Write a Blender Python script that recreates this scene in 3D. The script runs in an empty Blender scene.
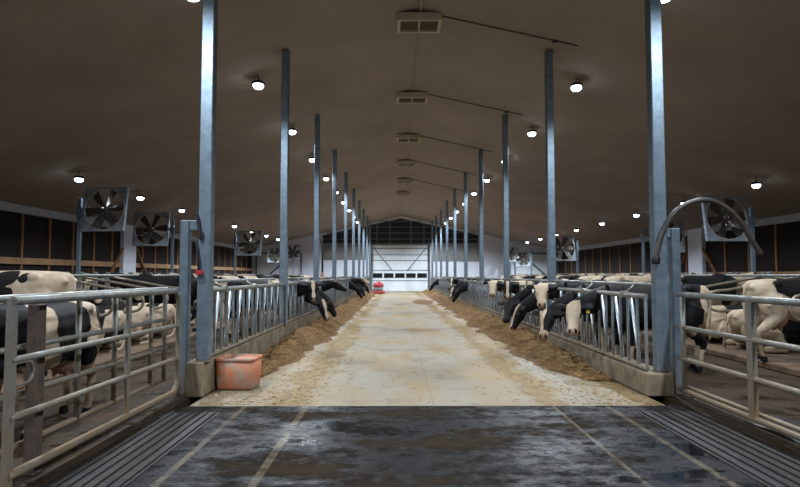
import bpy, math, random
import numpy as np
from mathutils import Vector, Matrix, noise
C = bpy.context.scene.collection
R = math.radians
PI = math.pi
random.seed(7)
F = 578.0
CAMH = 1.55
def at(px, py, Y):
    """a point of the place, estimated from the photograph at a chosen distance"""
    th, ya = math.atan(31.5/F), math.atan(4/F); a, u = (px-400)/F, (243.5-py)/F
    f = math.cos(th)-u*math.sin(th); z = u*math.cos(th)+math.sin(th)
    x = a*math.cos(ya)+f*math.sin(ya); y = f*math.cos(ya)-a*math.sin(ya)
    return Vector((x/y*Y, Y, CAMH+z/y*Y))

# ------------------------------------------------------------------ materials
def nodes(name):
    m = bpy.data.materials.new(name); m.use_nodes = True
    nt = m.node_tree; b = nt.nodes['Principled BSDF']
    return m, nt, b
def N(nt, t, **k):
    n = nt.nodes.new(t)
    for a, v in k.items():
        if a in n.inputs: n.inputs[a].default_value = v
        else: setattr(n, a, v)
    return n
def L(nt, a, b): nt.links.new(a, b)
def coords(nt, scale=(1,1,1), kind='Object'):
    tc = N(nt, 'ShaderNodeTexCoord'); mp = N(nt, 'ShaderNodeMapping')
    mp.inputs['Scale'].default_value = scale
    L(nt, tc.outputs[kind], mp.inputs['Vector']); return mp.outputs['Vector']
def noise_n(nt, vec, scale, detail=4, rough=.6):
    n = N(nt, 'ShaderNodeTexNoise'); n.inputs['Scale'].default_value = scale
    n.inputs['Detail'].default_value = detail; n.inputs['Roughness'].default_value = rough
    L(nt, vec, n.inputs['Vector']); return n.outputs['Fac']
def ramp(nt, fac, stops):
    r = N(nt, 'ShaderNodeValToRGB'); e = r.color_ramp.elements
    while len(e) < len(stops): e.new(.5)
    for i, (p, c) in enumerate(stops):
        e[i].position = p; e[i].color = (*c, 1) if len(c) == 3 else c
    L(nt, fac, r.inputs['Fac']); return r.outputs['Color']
def mixc(nt, fac, a, b):
    m = N(nt, 'ShaderNodeMix', data_type='RGBA')
    for v, s in ((fac, m.inputs[0]), (a, m.inputs[6]), (b, m.inputs[7])):
        if isinstance(v, (float, int)): s.default_value = v
        elif isinstance(v, tuple): s.default_value = (*v, 1)
        else: L(nt, v, s)
    return m.outputs[2]
def math_n(nt, op, a, b=0.0, c=None, clamp=False):
    m = N(nt, 'ShaderNodeMath', operation=op); m.use_clamp = clamp
    for i, v in enumerate((a, b, c)):
        if v is None: continue
        if isinstance(v, (float, int)): m.inputs[i].default_value = v
        else: L(nt, v, m.inputs[i])
    return m.outputs[0]
def bump(nt, b, h, strength=.3, dist=.02):
    n = N(nt, 'ShaderNodeBump'); n.inputs['Strength'].default_value = strength
    n.inputs['Distance'].default_value = dist
    L(nt, h, n.inputs['Height']); L(nt, n.outputs['Normal'], b.inputs['Normal'])
def simple(name, c1, c2=None, scale=6, rough=.6, metal=0., bmp=0., rough2=None):
    m, nt, b = nodes(name); v = coords(nt)
    f = noise_n(nt, v, scale)
    c2 = c2 or tuple(x*.75 for x in c1)
    L(nt, ramp(nt, f, [(.35, c1), (.65, c2)]), b.inputs['Base Color'])
    b.inputs['Roughness'].default_value = rough; b.inputs['Metallic'].default_value = metal
    if rough2 is not None:
        r = N(nt, 'ShaderNodeMapRange'); L(nt, f, r.inputs[0]); r.inputs[1].default_value=.35; r.inputs[2].default_value=.65
        r.inputs[3].default_value = rough; r.inputs[4].default_value = rough2
        L(nt, r.outputs[0], b.inputs['Roughness'])
    if bmp: bump(nt, b, noise_n(nt, v, scale*5), bmp)
    return m
def steel(name, c1, c2, dirt, dz):
    """galvanized steel with dried dung splashed on its lower part (world height)"""
    m, nt, b = nodes(name)
    g = N(nt, 'ShaderNodeNewGeometry')
    sp = N(nt, 'ShaderNodeSeparateXYZ'); L(nt, g.outputs['Position'], sp.inputs[0])
    f = noise_n(nt, g.outputs['Position'], 9, 6, .7)
    base = ramp(nt, f, [(.35, c1), (.7, c2)])
    f2 = noise_n(nt, g.outputs['Position'], 5, 5, .7)
    h = math_n(nt, 'MULTIPLY_ADD', sp.outputs['Z'], -1/dz, 1.0)
    k = math_n(nt, 'ADD', h, math_n(nt, 'MULTIPLY_ADD', f2, 1.6, -.8), clamp=True)
    L(nt, mixc(nt, k, base, dirt), b.inputs['Base Color'])
    L(nt, math_n(nt, 'MULTIPLY_ADD', k, -.6, .65), b.inputs['Metallic'])
    L(nt, math_n(nt, 'MULTIPLY_ADD', k, .3, .42), b.inputs['Roughness'])
    return m
M = {}
M['post'] = steel('galvanized_post', (.25,.32,.385), (.15,.205,.26), (.13,.10,.075), .6)
M['rail'] = steel('dirty_rail', (.33,.35,.34), (.19,.20,.19), (.20,.14,.08), 1.6)
M['bar'] = steel('headlock_bar', (.42,.48,.52), (.20,.23,.25), (.18,.125,.08), .9)
M['lock'] = steel('bright_locking_bar', (.62,.68,.74), (.45,.52,.58), (.30,.24,.17), .75)
M['loop'] = steel('stall_pipe', (.40,.36,.28), (.22,.18,.13), (.20,.13,.08), 1.0)
M['rust'] = simple('brown_rusty_steel', (.10,.065,.045), (.05,.04,.035), 12, .8)
M['dark_metal'] = simple('dark_metal', (.035,.035,.04), (.02,.02,.022), 9, .5, .3)
M['fan_sheet'] = simple('fan_sheet_steel', (.38,.45,.52), (.24,.29,.34), 5, .55, .45)
M['blade'] = simple('fan_blade', (.045,.045,.04), (.11,.10,.085), 7, .5, .3)
M['hub'] = simple('fan_motor', (.25,.24,.2), (.12,.11,.1), 9, .5, .3)
M['hose'] = simple('brown_black_hose', (.07,.055,.045), (.035,.03,.028), 12, .45)
M['wood'] = simple('stud_timber', (.34,.17,.08), (.24,.11,.05), 6, .8)
M['beam'] = simple('girt_timber', (.42,.25,.13), (.30,.17,.085), 3, .8)
M['curtain'] = simple('dark_curtain', (.009,.005,.0035), (.013,.007,.005), 2, .9)
M['fascia'] = simple('painted_fascia', (.50,.52,.55), (.42,.44,.47), 3, .6)
M['white_wall'] = simple('white_steel_cladding', (.82,.86,.97), (.76,.80,.92), 1.2, .5)
M['grey_clad'] = simple('grey_cladding', (.27,.27,.26), (.2,.2,.2), 1.5, .6)
M['gable'] = simple('gable_netting', (.012,.013,.02), (.02,.022,.032), 3, .5)
M['door'] = simple('door_panel', (.84,.90,.96), (.76,.82,.88), 2, .45)
M['door_trim'] = simple('door_frame_steel', (.20,.25,.29), (.14,.18,.21), 4, .5, .4)
M['glass'] = simple('dark_window_glass', (.01,.012,.015), (.02,.022,.026), 3, .12)
M['red'] = simple('red_plastic', (.45,.03,.04), (.35,.02,.03), 5, .45)
M['yellow'] = simple('yellow_tag', (.75,.5,.05), (.6,.4,.04), 5, .5)
M['grey_plastic'] = simple('grey_plastic', (.3,.31,.33), None, 5, .5)
M['vent'] = simple('vent_frame', (.62,.55,.43), (.5,.44,.34), 6, .6)
M['vent_in'] = simple('vent_grille', (.20,.17,.10), (.25,.21,.13), 6, .7)
M['conduit'] = simple('pale_conduit', (.5,.47,.42), None, 6, .5)
M['cable'] = simple('black_cable', (.05,.045,.045), None, 6, .6)
M['black_rubber'] = simple('black_rubber', (.016,.016,.018), (.03,.027,.025), 8, .45)
M['eye'] = simple('cow_eye', (.01,.008,.007), None, 3, .15)
M['bed'] = simple('stall_bedding', (.15,.09,.048), (.075,.044,.024), 3, .85, 0, .5)

def mat_ceiling():
    m, nt, b = nodes('ceiling_sheeting')
    v = coords(nt); sp = N(nt, 'ShaderNodeSeparateXYZ'); L(nt, v, sp.inputs[0])
    f = noise_n(nt, v, .35, 5)
    L(nt, ramp(nt, f, [(.3, (.42,.35,.30)), (.7, (.32,.265,.225))]), b.inputs['Base Color'])
    b.inputs['Roughness'].default_value = .8
    s = math_n(nt, 'SINE', math_n(nt, 'MULTIPLY', sp.outputs['Y'], 2*PI/.3))
    bump(nt, b, math_n(nt, 'POWER', math_n(nt, 'ABSOLUTE', s), 6), .18, .015)
    return m
def mat_alley():
    m, nt, b = nodes('feed_alley_concrete')
    v = coords(nt); sp = N(nt, 'ShaderNodeSeparateXYZ'); L(nt, v, sp.inputs[0])
    X, Y = sp.outputs['X'], sp.outputs['Y']
    f = noise_n(nt, v, 1.3, 7, .65)
    base = ramp(nt, f, [(.3, (.23,.215,.18)), (.5, (.29,.255,.195)), (.7, (.16,.14,.105))])
    fb = noise_n(nt, coords(nt, (1.4,.5,1)), .7, 5, .6)
    base = mixc(nt, ramp(nt, fb, [(.44,(0,0,0)), (.62,(.85,.85,.85))]), base, (.29,.20,.095))
    vs = coords(nt, (1.0, .16, 1)); f2 = noise_n(nt, vs, 1.6, 6, .62)     # straw dragged along the lane
    vf = coords(nt, (1.0, .35, 1)); f3 = noise_n(nt, vf, 9, 5, .6)
    Xw = math_n(nt, 'ADD', X, math_n(nt, 'MULTIPLY_ADD', noise_n(nt, v, .9, 4, .6), .9, -.45))
    def band(c, w):
        d = math_n(nt, 'DIVIDE', math_n(nt, 'ABSOLUTE', math_n(nt, 'SUBTRACT', Xw, c)), w)
        return math_n(nt, 'SUBTRACT', 1.0, d, clamp=True)
    bb = math_n(nt, 'ADD', band(-1.28, .34), band(1.82, .36))
    yr = N(nt, 'ShaderNodeMapRange'); L(nt, Y, yr.inputs[0]); yr.inputs[1].default_value = 7.2; yr.inputs[2].default_value = 11; yr.inputs[3].default_value = .35; yr.inputs[4].default_value = 1
    bb = math_n(nt, 'ADD', math_n(nt, 'MULTIPLY', bb, 1.05), math_n(nt, 'MULTIPLY', yr.outputs[0], math_n(nt, 'ADD', band(-2.4, .8), band(3.2, 1.2))))
    k = math_n(nt, 'ADD', math_n(nt, 'MULTIPLY', bb, .75), math_n(nt, 'ADD', math_n(nt, 'MULTIPLY_ADD', f2, 1.7, -.35), math_n(nt, 'MULTIPLY', f3, .3)))
    k = ramp(nt, math_n(nt, 'MULTIPLY', k, .8), [(.56, (0,0,0)), (.90, (.95,.95,.95))])
    straw = ramp(nt, f3, [(.35, (.25,.155,.032)), (.65, (.12,.07,.015))])
    col = mixc(nt, k, base, straw)
    j = math_n(nt, 'ABSOLUTE', math_n(nt, 'SUBTRACT', math_n(nt, 'FRACT', math_n(nt, 'DIVIDE', Y, 5.3)), .3))
    j = math_n(nt, 'LESS_THAN', j, .006)
    j2 = math_n(nt, 'LESS_THAN', math_n(nt, 'ABSOLUTE', math_n(nt, 'SUBTRACT', X, .45)), .008)
    j = math_n(nt, 'MAXIMUM', j, j2)
    col = mixc(nt, math_n(nt, 'MULTIPLY', j, .35), col, (.10,.08,.06))
    L(nt, col, b.inputs['Base Color']); b.inputs['Roughness'].default_value = .62
    bump(nt, b, f3, .2, .01)
    return m
def mat_wet():
    m, nt, b = nodes('wet_grooved_crossing')
    v = coords(nt); sp = N(nt, 'ShaderNodeSeparateXYZ'); L(nt, v, sp.inputs[0])
    X, Y = sp.outputs['X'], sp.outputs['Y']
    vw = coords(nt, (.55, 1.3, 1)); f = noise_n(nt, vw, 1.1, 7, .65)
    f3 = noise_n(nt, v, 6, 6, .75)
    base = ramp(nt, f, [(.32, (.005,.006,.009)), (.5, (.013,.0125,.013)), (.66, (.042,.031,.021))])
    lines = None
    for c, w in ((-1.06,.035), (-1.78,.03), (1.86,.02), (2.5,.03)):
        d = math_n(nt, 'LESS_THAN', math_n(nt, 'ABSOLUTE', math_n(nt, 'SUBTRACT', X, c)), w)
        lines = d if lines is None else math_n(nt, 'MAXIMUM', lines, d)
    lines = math_n(nt, 'MULTIPLY', lines, ramp(nt, f3, [(.4,(.25,.25,.25)), (.6,(1,1,1))]))
    col = mixc(nt, math_n(nt,'MULTIPLY',lines,.75), base, (.17,.135,.09))
    tr = math_n(nt, 'ABSOLUTE', math_n(nt, 'SUBTRACT', math_n(nt, 'FRACT', math_n(nt, 'DIVIDE', Y, 1.15)), .5))
    tr = math_n(nt, 'LESS_THAN', tr, .012)
    col = mixc(nt, math_n(nt,'MULTIPLY',tr,.8), col, (.008,.008,.009))
    L(nt, col, b.inputs['Base Color'])
    r = ramp(nt, math_n(nt, 'ADD', math_n(nt, 'MULTIPLY', f, .7), math_n(nt, 'MULTIPLY', f3, .3)), [(.39, (.05,)*3), (.43, (.26,)*3), (.56, (.85,)*3)])
    L(nt, r, b.inputs['Roughness'])
    L(nt, math_n(nt, 'MULTIPLY_ADD', r, -.50, .43, clamp=True), b.inputs['Specular IOR Level'])
    s = math_n(nt, 'SINE', math_n(nt, 'MULTIPLY', X, 2*PI/.055))
    s2 = math_n(nt, 'SINE', math_n(nt, 'MULTIPLY', Y, 2*PI/.09))
    h = math_n(nt, 'ADD', math_n(nt, 'MULTIPLY', math_n(nt,'MULTIPLY',s,s2), .25), f3)
    n_ = N(nt, 'ShaderNodeBump'); n_.inputs['Distance'].default_value = .01; L(nt, h, n_.inputs['Height'])
    L(nt, math_n(nt, 'MULTIPLY', r, .4), n_.inputs['Strength']); L(nt, n_.outputs['Normal'], b.inputs['Normal'])
    return m
def mat_pen():
    m, nt, b = nodes('slurry_pen_floor')
    v = coords(nt); f = noise_n(nt, v, 1.6, 7, .68); f3 = noise_n(nt, v, 9, 6, .75)
    L(nt, ramp(nt, f, [(.3, (.010,.007,.004)), (.5, (.032,.020,.011)), (.7, (.068,.043,.024))]), b.inputs['Base Color'])
    L(nt, ramp(nt, f, [(.40, (.10,)*3), (.47, (.45,)*3), (.55, (.85,)*3)]), b.inputs['Roughness'])
    b.inputs['Specular IOR Level'].default_value = .22
    bump(nt, b, f3, .6, .03); return m
def mat_curb():
    m, nt, b = nodes('stained_curb_concrete')
    v = coords(nt); f = noise_n(nt, v, 2.5, 7, .7); f3 = noise_n(nt, v, 14, 5, .7)
    L(nt, ramp(nt, f, [(.3, (.30,.25,.165)), (.5, (.20,.155,.10)), (.68, (.09,.06,.035))]), b.inputs['Base Color'])
    b.inputs['Roughness'].default_value = .8; bump(nt, b, f3, .4, .02); return m
def mat_silage():
    m, nt, b = nodes('brown_silage')
    v = coords(nt); f = noise_n(nt, v, 14, 8, .8); f2 = noise_n(nt, v, 2.2, 5, .6)
    a = ramp(nt, f, [(.33, (.035,.016,.006)), (.5, (.16,.085,.03)), (.66, (.40,.25,.10))])
    L(nt, mixc(nt, math_n(nt,'MULTIPLY',f2,.7), a, (.16,.08,.025)), b.inputs['Base Color'])
    b.inputs['Roughness'].default_value = .9; bump(nt, b, f, 1.0, .05); return m
def mat_tub():
    m, nt, b = nodes('faded_orange_plastic')
    v = coords(nt); f = noise_n(nt, v, 5, 6, .7); f2 = noise_n(nt, v, 22, 4, .7)
    a = ramp(nt, f, [(.38, (.50,.13,.04)), (.5, (.38,.16,.09)), (.62, (.33,.22,.16))])
    L(nt, mixc(nt, ramp(nt, f2, [(.58,(0,0,0)),(.7,(1,1,1))]), a, (.22,.10,.06)), b.inputs['Base Color'])
    b.inputs['Roughness'].default_value = .55; return m
def mat_coat():
    m, nt, b = nodes('holstein_coat')
    a = N(nt, 'ShaderNodeAttribute', attribute_name='coat')
    sp = N(nt, 'ShaderNodeSeparateColor'); L(nt, a.outputs['Color'], sp.inputs[0])
    v = coords(nt); f = noise_n(nt, v, 4, 5, .65); ff = noise_n(nt, v, 45, 3, .6)
    k = math_n(nt, 'ADD', sp.outputs[0], math_n(nt, 'MULTIPLY_ADD', ff, .05, -.025))
    k = ramp(nt, k, [(.485, (0,0,0)), (.515, (1,1,1))])
    white = ramp(nt, f, [(.35, (.54,.45,.34)), (.65, (.38,.28,.18))])
    black = ramp(nt, f, [(.4, (.004,.004,.0055)), (.65, (.010,.008,.008))])
    b.inputs['Specular IOR Level'].default_value = .2
    white = mixc(nt, sp.outputs[2], white, (.20,.13,.08))       # dung-stained lower legs
    col = mixc(nt, k, white, black)
    col = mixc(nt, sp.outputs[1], col, (.30,.16,.12))           # pink muzzle and udder
    L(nt, col, b.inputs['Base Color']); b.inputs['Roughness'].default_value = .65
    bump(nt, b, ff, .15, .01); return m
def mat_emit(name, c, s):
    m, nt, b = nodes(name)
    b.inputs['Base Color'].default_value = (*c, 1)
    b.inputs['Emission Color'].default_value = (*c, 1); b.inputs['Emission Strength'].default_value = s
    return m
M['ceiling'] = mat_ceiling(); M['alley'] = mat_alley(); M['wet'] = mat_wet(); M['pen'] = mat_pen()
M['curb'] = mat_curb(); M['silage'] = mat_silage(); M['tub'] = mat_tub(); M['coat'] = mat_coat()
M['lens'] = mat_emit('lamp_lens', (.80,.90,1.0), 14)
M['straw'] = simple('straw_strand', (.36,.22,.085), (.17,.095,.035), 3, .8)

# ------------------------------------------------------------------ mesh tools
class MB:
    def __init__(s): s.v = []; s.f = []
    def add(s, vs, fs):
        o = len(s.v); s.v += [tuple(v) for v in vs]; s.f += [tuple(i+o for i in f) for f in fs]; return s
    def box(s, x0, x1, y0, y1, z0, z1, bev=0):
        if bev:
            b = bev; pts = []
            for z, i in ((z0, b), (z0+b, 0), (z1-b, 0), (z1, b)):
                r = [(x0+i+ (b if not i else 0), y0+i), (x1-i-(b if not i else 0), y0+i), (x1-i, y0+i+(b if not i else 0)), (x1-i, y1-i-(b if not i else 0)),
                     (x1-i-(b if not i else 0), y1-i), (x0+i+(b if not i else 0), y1-i), (x0+i, y1-i-(b if not i else 0)), (x0+i, y0+i+(b if not i else 0))]
                pts += [(x, y, z) for x, y in r]
            fs = [tuple(range(7, -1, -1)), tuple(range(24, 32))]
            for k in range(3):
                for j in range(8): fs.append((k*8+j, k*8+(j+1) % 8, k*8+8+(j+1) % 8, k*8+8+j))
            return s.add(pts, fs)
        return s.add([(x0,y0,z0),(x1,y0,z0),(x1,y1,z0),(x0,y1,z0),(x0,y0,z1),(x1,y0,z1),(x1,y1,z1),(x0,y1,z1)],
                     [(3,2,1,0),(4,5,6,7),(0,1,5,4),(1,2,6,5),(2,3,7,6),(3,0,4,7)])
    def obox(s, a, b, w, h, up=(0,0,1)):
        """rectangular bar from a to b"""
        a, b = Vector(a), Vector(b); d = (b-a).normalized(); u = Vector(up)
        if abs(d.dot(u)) > .98: u = Vector((0,1,0))
        sd = d.cross(u).normalized(); u = sd.cross(d)
        vs = [p+sd*i*w/2+u*j*h/2 for p in (a, b) for i, j in ((-1,-1),(1,-1),(1,1),(-1,1))]
        return s.add(vs, [(0,1,2,3),(7,6,5,4),(0,4,5,1),(1,5,6,2),(2,6,7,3),(3,7,4,0)])
    def tube(s, pts, r, n=8, close=False):
        pts = [Vector(p) for p in pts]; rs = r if isinstance(r, (list, tuple)) else [r]*len(pts)
        m = len(pts); ref = None; vs = []
        for i, p in enumerate(pts):
            if close: d = pts[(i+1) % m]-pts[i-1]
            else: d = pts[min(i+1, m-1)]-pts[max(i-1, 0)]
            d.normalize()
            if ref is None:
                ref = Vector((0,0,1)) if abs(d.z) < .9 else Vector((0,1,0))
            sd = d.cross(ref).normalized(); up = sd.cross(d); ref = up
            for k in range(n):
                t = 2*PI*k/n; vs.append(p+(sd*math.cos(t)+up*math.sin(t))*rs[i])
        fs = []
        for i in range(m if close else m-1):
            j = (i+1) % m
            for k in range(n): fs.append((i*n+k, i*n+(k+1) % n, j*n+(k+1) % n, j*n+k))
        if not close: fs += [tuple(range(n-1, -1, -1)), tuple(range((m-1)*n, m*n))]
        return s.add(vs, fs)
    def lathe(s, prof, n=16, c=(0,0,0), axis='z'):
        vs = []
        for r, z in prof:
            for k in range(n):
                t = 2*PI*k/n; a, b = r*math.cos(t), r*math.sin(t)
                v = (a, b, z) if axis == 'z' else (a, z, b)
                vs.append((v[0]+c[0], v[1]+c[1], v[2]+c[2]))
        fs = []; m = len(prof)
        for i in range(m-1):
            for k in range(n): fs.append((i*n+k, i*n+(k+1) % n, (i+1)*n+(k+1) % n, (i+1)*n+k))
        fs += [tuple(range(n-1, -1, -1)), tuple(range((m-1)*n, m*n))]
        return s.add(vs, fs)
    def prism(s, poly, a, b, plane='xz'):
        """polygon in xz extruded along y from a to b (or yz along x)"""
        n = len(poly)
        if plane == 'xz': vs = [(x, a, z) for x, z in poly]+[(x, b, z) for x, z in poly]
        else: vs = [(a, y, z) for y, z in poly]+[(b, y, z) for y, z in poly]
        fs = [tuple(range(n)), tuple(range(2*n-1, n-1, -1))]+[(i, i+n, (i+1) % n+n, (i+1) % n) for i in range(n)]
        return s.add(vs, fs)
    def mesh(s, name, m=None, smooth=False):
        me = bpy.data.meshes.new(name); me.from_pydata(s.v, [], s.f); me.validate()
        import bmesh
        bm = bmesh.new(); bm.from_mesh(me); bmesh.ops.recalc_face_normals(bm, faces=bm.faces); bm.to_mesh(me); bm.free()
        if m: me.materials.append(m)
        if smooth:
            for p in me.polygons: p.use_smooth = len(p.vertices) < 6
        return me
    def build(s, name, m, parent=None, smooth=False, loc=None):
        o = bpy.data.objects.new(name, s.mesh(name, m, smooth)); C.objects.link(o)
        if parent: o.parent = parent
        if loc is not None: o.location = loc
        return o
def tag(o, label=None, cat=None, group=None, kind=None):
    if label: o['label'] = label
    if cat: o['category'] = cat
    if group: o['group'] = group
    if kind: o['kind'] = kind
    return o
def empty(name, loc, label, cat, group=None, rz=0):
    o = bpy.data.objects.new(name, None); C.objects.link(o); o.location = loc; o.rotation_euler = (0,0,rz)
    o.empty_display_size = .1
    return tag(o, label, cat, group)
def struct(name, mb, m, smooth=False): return tag(mb.build(name, m, smooth=smooth), kind='structure')
def copy_tree(root, loc, label, group=None, rz=None):
    r = root.copy(); C.objects.link(r); r.location = loc; r['label'] = label
    if rz is not None: r.rotation_euler = (0,0,rz)
    if group: r['group'] = group
    for ch in [c for c in root.children]:
        c = ch.copy(); C.objects.link(c); c.parent = r
        for g in [q for q in ch.children]:
            d = g.copy(); C.objects.link(d); d.parent = c
    return r
ORD = ['nearest','second nearest','third nearest','fourth nearest','fifth nearest','sixth nearest','seventh nearest','eighth nearest','ninth nearest','tenth nearest',
       'eleventh nearest','twelfth nearest','thirteenth nearest','fourteenth nearest','fifteenth nearest','sixteenth nearest','seventeenth nearest','eighteenth nearest','nineteenth nearest','twentieth nearest',
       'twenty-first nearest','twenty-second nearest','twenty-third nearest','twenty-fourth nearest','twenty-fifth nearest','twenty-sixth nearest','twenty-seventh nearest','twenty-eighth nearest','twenty-ninth nearest','thirtieth nearest']

# ------------------------------------------------------------------ the shell
XL, XR, XM, YB, YE = -13.8, 15.6, .487, -6.0, 56.0
RIDGE, SL = 7.29, .22
def cz(x): return RIDGE-SL*abs(x-XM)
PL, PR = -2.49, 3.46           # post rows
S0, DS = 7.58, 5.26
T = .12
struct('ceiling', MB().prism([(XL-.4, cz(XL-.4)), (XM, RIDGE), (XR+.4, cz(XR+.4)), (XR+.4, cz(XR+.4)+T), (XM, RIDGE+T), (XL-.4, cz(XL-.4)+T)], YB, YE+.3), M['ceiling'])
CL0, CL1 = -2.68, -2.445        # left curb
CR0, CR1 = 3.21, 3.56          # right curb
struct('floor', MB().box(CL1, CR0, 6.95, YE, -.1, 0), M['alley'])
struct('floor', MB().box(CL1-.17, CR0+.22, YB, 6.95, -.1, 0), M['wet'])
mb = MB().box(XL, CL1-.17, YB, YE, -.1, 0); struct('floor', mb, M['pen'])
mb = MB().box(CR0+.22, XR, YB, YE, -.1, 0); struct('floor', mb, M['pen'])
struct('trim_1', MB().box(CL0, CL1, 7.42, YE-.05, 0.0, .44, .015), M['curb'])
struct('trim_2', MB().box(CR0, CR1, 7.44, YE-.05, 0.0, .29, .015), M['curb'])
BL0, BL1 = -9.35, -4.85
BR0, BR1 = 6.10, 10.45
struct('floor', MB().box(BL0, BL1, 2, 52, 0, .12, .02), M['bed'])
struct('floor', MB().box(BR0, BR1, 2, 52, 0, .12, .02), M['bed'])
# side walls: low concrete, dark curtain, timber studs, pale fascia
for side, X, s, zb in (('left', XL, -1, 2.08), ('right', XR, 1, 1.58)):
    top = cz(X)
    struct('wall_'+side, MB().box(min(X, X+s*.3)+ (0 if s > 0 else 0), max(X, X+s*.3), YB, YE, -.1, top+.05) if False else
           MB().box(min(X+s*.12, X+s*.3), max(X+s*.12, X+s*.3), YB, YE, -.1, top), M['curtain'])
    tn = 3 if s < 0 else 4
    struct('trim_%d' % tn, MB().box(min(X-s*.04, X+s*.11), max(X-s*.04, X+s*.11), YB, YE, top-.32, top-.02), M['fascia'])
    struct('trim_%d' % (tn+2), MB().box(min(X, X+s*.05), max(X, X+s*.05), YB, YE, zb-.13, zb+.11), M['beam'])
    struct('trim_%d' % (tn+4), MB().box(min(X-s*.02, X+s*.11), max(X-s*.02, X+s*.11), YB, YE, 0, .75), M['curb'])
    y = 7.9 if s < 0 else 8.9; k = 0; st = 1.7 if s < 0 else 1.85
    while y < 55:
        if not (28.7 < y < 31.0):
            struct('trim_%d' % (20+k+(40 if s > 0 else 0)), MB().box(min(X+s*.05, X+s*.115), max(X+s*.05, X+s*.115), y-.05, y+.05, .75, top-.32), M['wood'])
        k += 1; y += st
    struct('trim_%d' % (tn+6), MB().box(min(X-s*.08, X+s*.11), max(X-s*.08, X+s*.11), 29.2, 30.6, 0, top-.02), M['white_wall'])
    for a, b in ((27.2, 29.15), (32.6, 30.65)):   # slanting timber braces beside the white pier
        struct('trim_%d' % (tn+8+(2 if a > 30 else 0)), MB().obox((X-s*.07, a, .8), (X-s*.07, b, 2.9), .06, .12, (1,0,0)), M['wood'])
# end wall
def under(x, d=0): return cz(x)-d
GX0, GX1 = -7.1, 8.0
poly = [(XL-.3, -.1), (XR+.3, -.1), (XR+.3, cz(XR+.3)), (XM, RIDGE), (XL-.3, cz(XL-.3))]
struct('wall_back', MB().prism(poly, YE, YE+.2), M['white_wall'])
struct('wall_front', MB().prism(poly, YB-.2, YB), M['grey_clad'])
struct('trim_15', MB().prism([(GX0, 4.62), (GX1, 4.62), (GX1, under(GX1, .25)), (XM, under(XM, .25)), (GX0, under(GX0, .25))], YE-.06, YE-.001), M['gable'])
for i, z in enumerate((5.02, 5.62, 6.2, 6.75)):
    w = (7.2-z)/SL; x0 = max(GX0, XM-w); x1 = min(GX1, XM+w)
    struct('trim_%d' % (110+i), MB().box(x0, x1, YE-.1, YE-.06, z-.035, z+.035), M['door_trim'])
for i, px in enumerate((390, 411, 377, 424)):
    x = (px-396)*YE/F
    struct('trim_%d' % (120+i), MB().box(x-.05, x+.05, YE-.14, YE-.1, 4.62, under(x, .3)), M['door_trim'])
struct('trim_16', MB().box(-7.1, -2.75, YE-.05, YE-.001, 3.0, 4.6), M['grey_clad'])
struct('trim_17', MB().box(3.45, 8.2, YE-.05, YE-.001, 2.85, 4.6), M['grey_clad'])
# main overhead door in the end wall
DX0, DX1, DZ = -2.35, 3.1, 4.45
d = empty('door_1', (0,0,0), None, None); d['kind'] = 'structure'
MB().box(DX0, DX1, YE-.10, YE-.02, 0, DZ).build('door_panel', M['door'], d)
f = MB(); f.box(DX0-.14, DX0, YE-.22, YE-.002, 0, DZ+.35).box(DX1, DX1+.14, YE-.22, YE-.002, 0, DZ+.35).box(DX0, DX1, YE-.2, YE-.002, DZ, DZ+.14)
f.build('door_frame', M['door_trim'], d)
f = MB()
for z in (1.0, 2.95, 3.5, 4.1, 2.0): f.box(DX0, DX1, YE-.13, YE-.10, z-.035, z+.035)
f.build('panel_joint', M['door_trim'], d)
for k in range(5):
    x = DX0+.12+k*(DX1-DX0-.1)/5
    MB().box(x, x+.92, YE-.14, YE-.1, 1.28, 1.72).build('window_pane', M['glass'], d)
MB().obox((DX0+.15, YE-.18, 4.2), (-.35, YE-.18, 2.0), .09, .04, (0,1,0)).build('brace', M['door_trim'], d)
MB().obox((DX1-.15, YE-.18, 4.2), (1.1, YE-.18, 2.0), .09, .04, (0,1,0)).build('brace', M['door_trim'], d)
# side sliding doors of the end wall
for i, (x0, x1) in enumerate(((-13.4, -9.2), (11.6, 15.4))):
    d = empty('door_%d' % (i+2), (0,0,0), None, None); d['kind'] = 'structure'
    MB().box(x0, x1, YE-.08, YE-.01, 0, 3.55).build('door_panel', M['door'], d)
    f = MB(); f.box(x0-.12, x0, YE-.16, YE-.01, 0, 3.7).box(x1, x1+.12, YE-.16, YE-.01, 0, 3.7).box(x0, x1, YE-.16, YE-.01, 3.55, 3.7).box(x0, x1, YE-.12, YE-.08, 1.45, 1.6)
    f.build('door_frame', M['door_trim'], d)
    xm = (x0+x1)/2
    a, b = ((xm+1.2, 3.4), (xm-.9, 1.6)) if i == 0 else ((xm-1.2, 3.4), (xm+.9, 1.6))
    MB().obox((a[0], YE-.16, a[1]), (b[0], YE-.16, b[1]), .16, .05, (0,1,0)).build('brace', M['door_trim'], d)

# ------------------------------------------------------------------ posts
for X, side, zb in ((PL, 'left', .44), (PR, 'right', .29)):
    for n in range(10):
        y = S0+DS*n; w = .082
        t = empty('steel_post', (X, y, zb), '%s tall galvanized post on the %s feed curb' % (ORD[n], side), 'post', 'roof posts along the %s feed rail' % side)
        mb = MB().box(-w, w, -w, w, .014, cz(X)-zb-SL*w-.006, .012); mb.build('shaft', M['post'], t)
        MB().box(-w-.02, w+.02, -w-.02, w+.02, 0, .014).build('base_plate', M['rail'], t)

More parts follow.
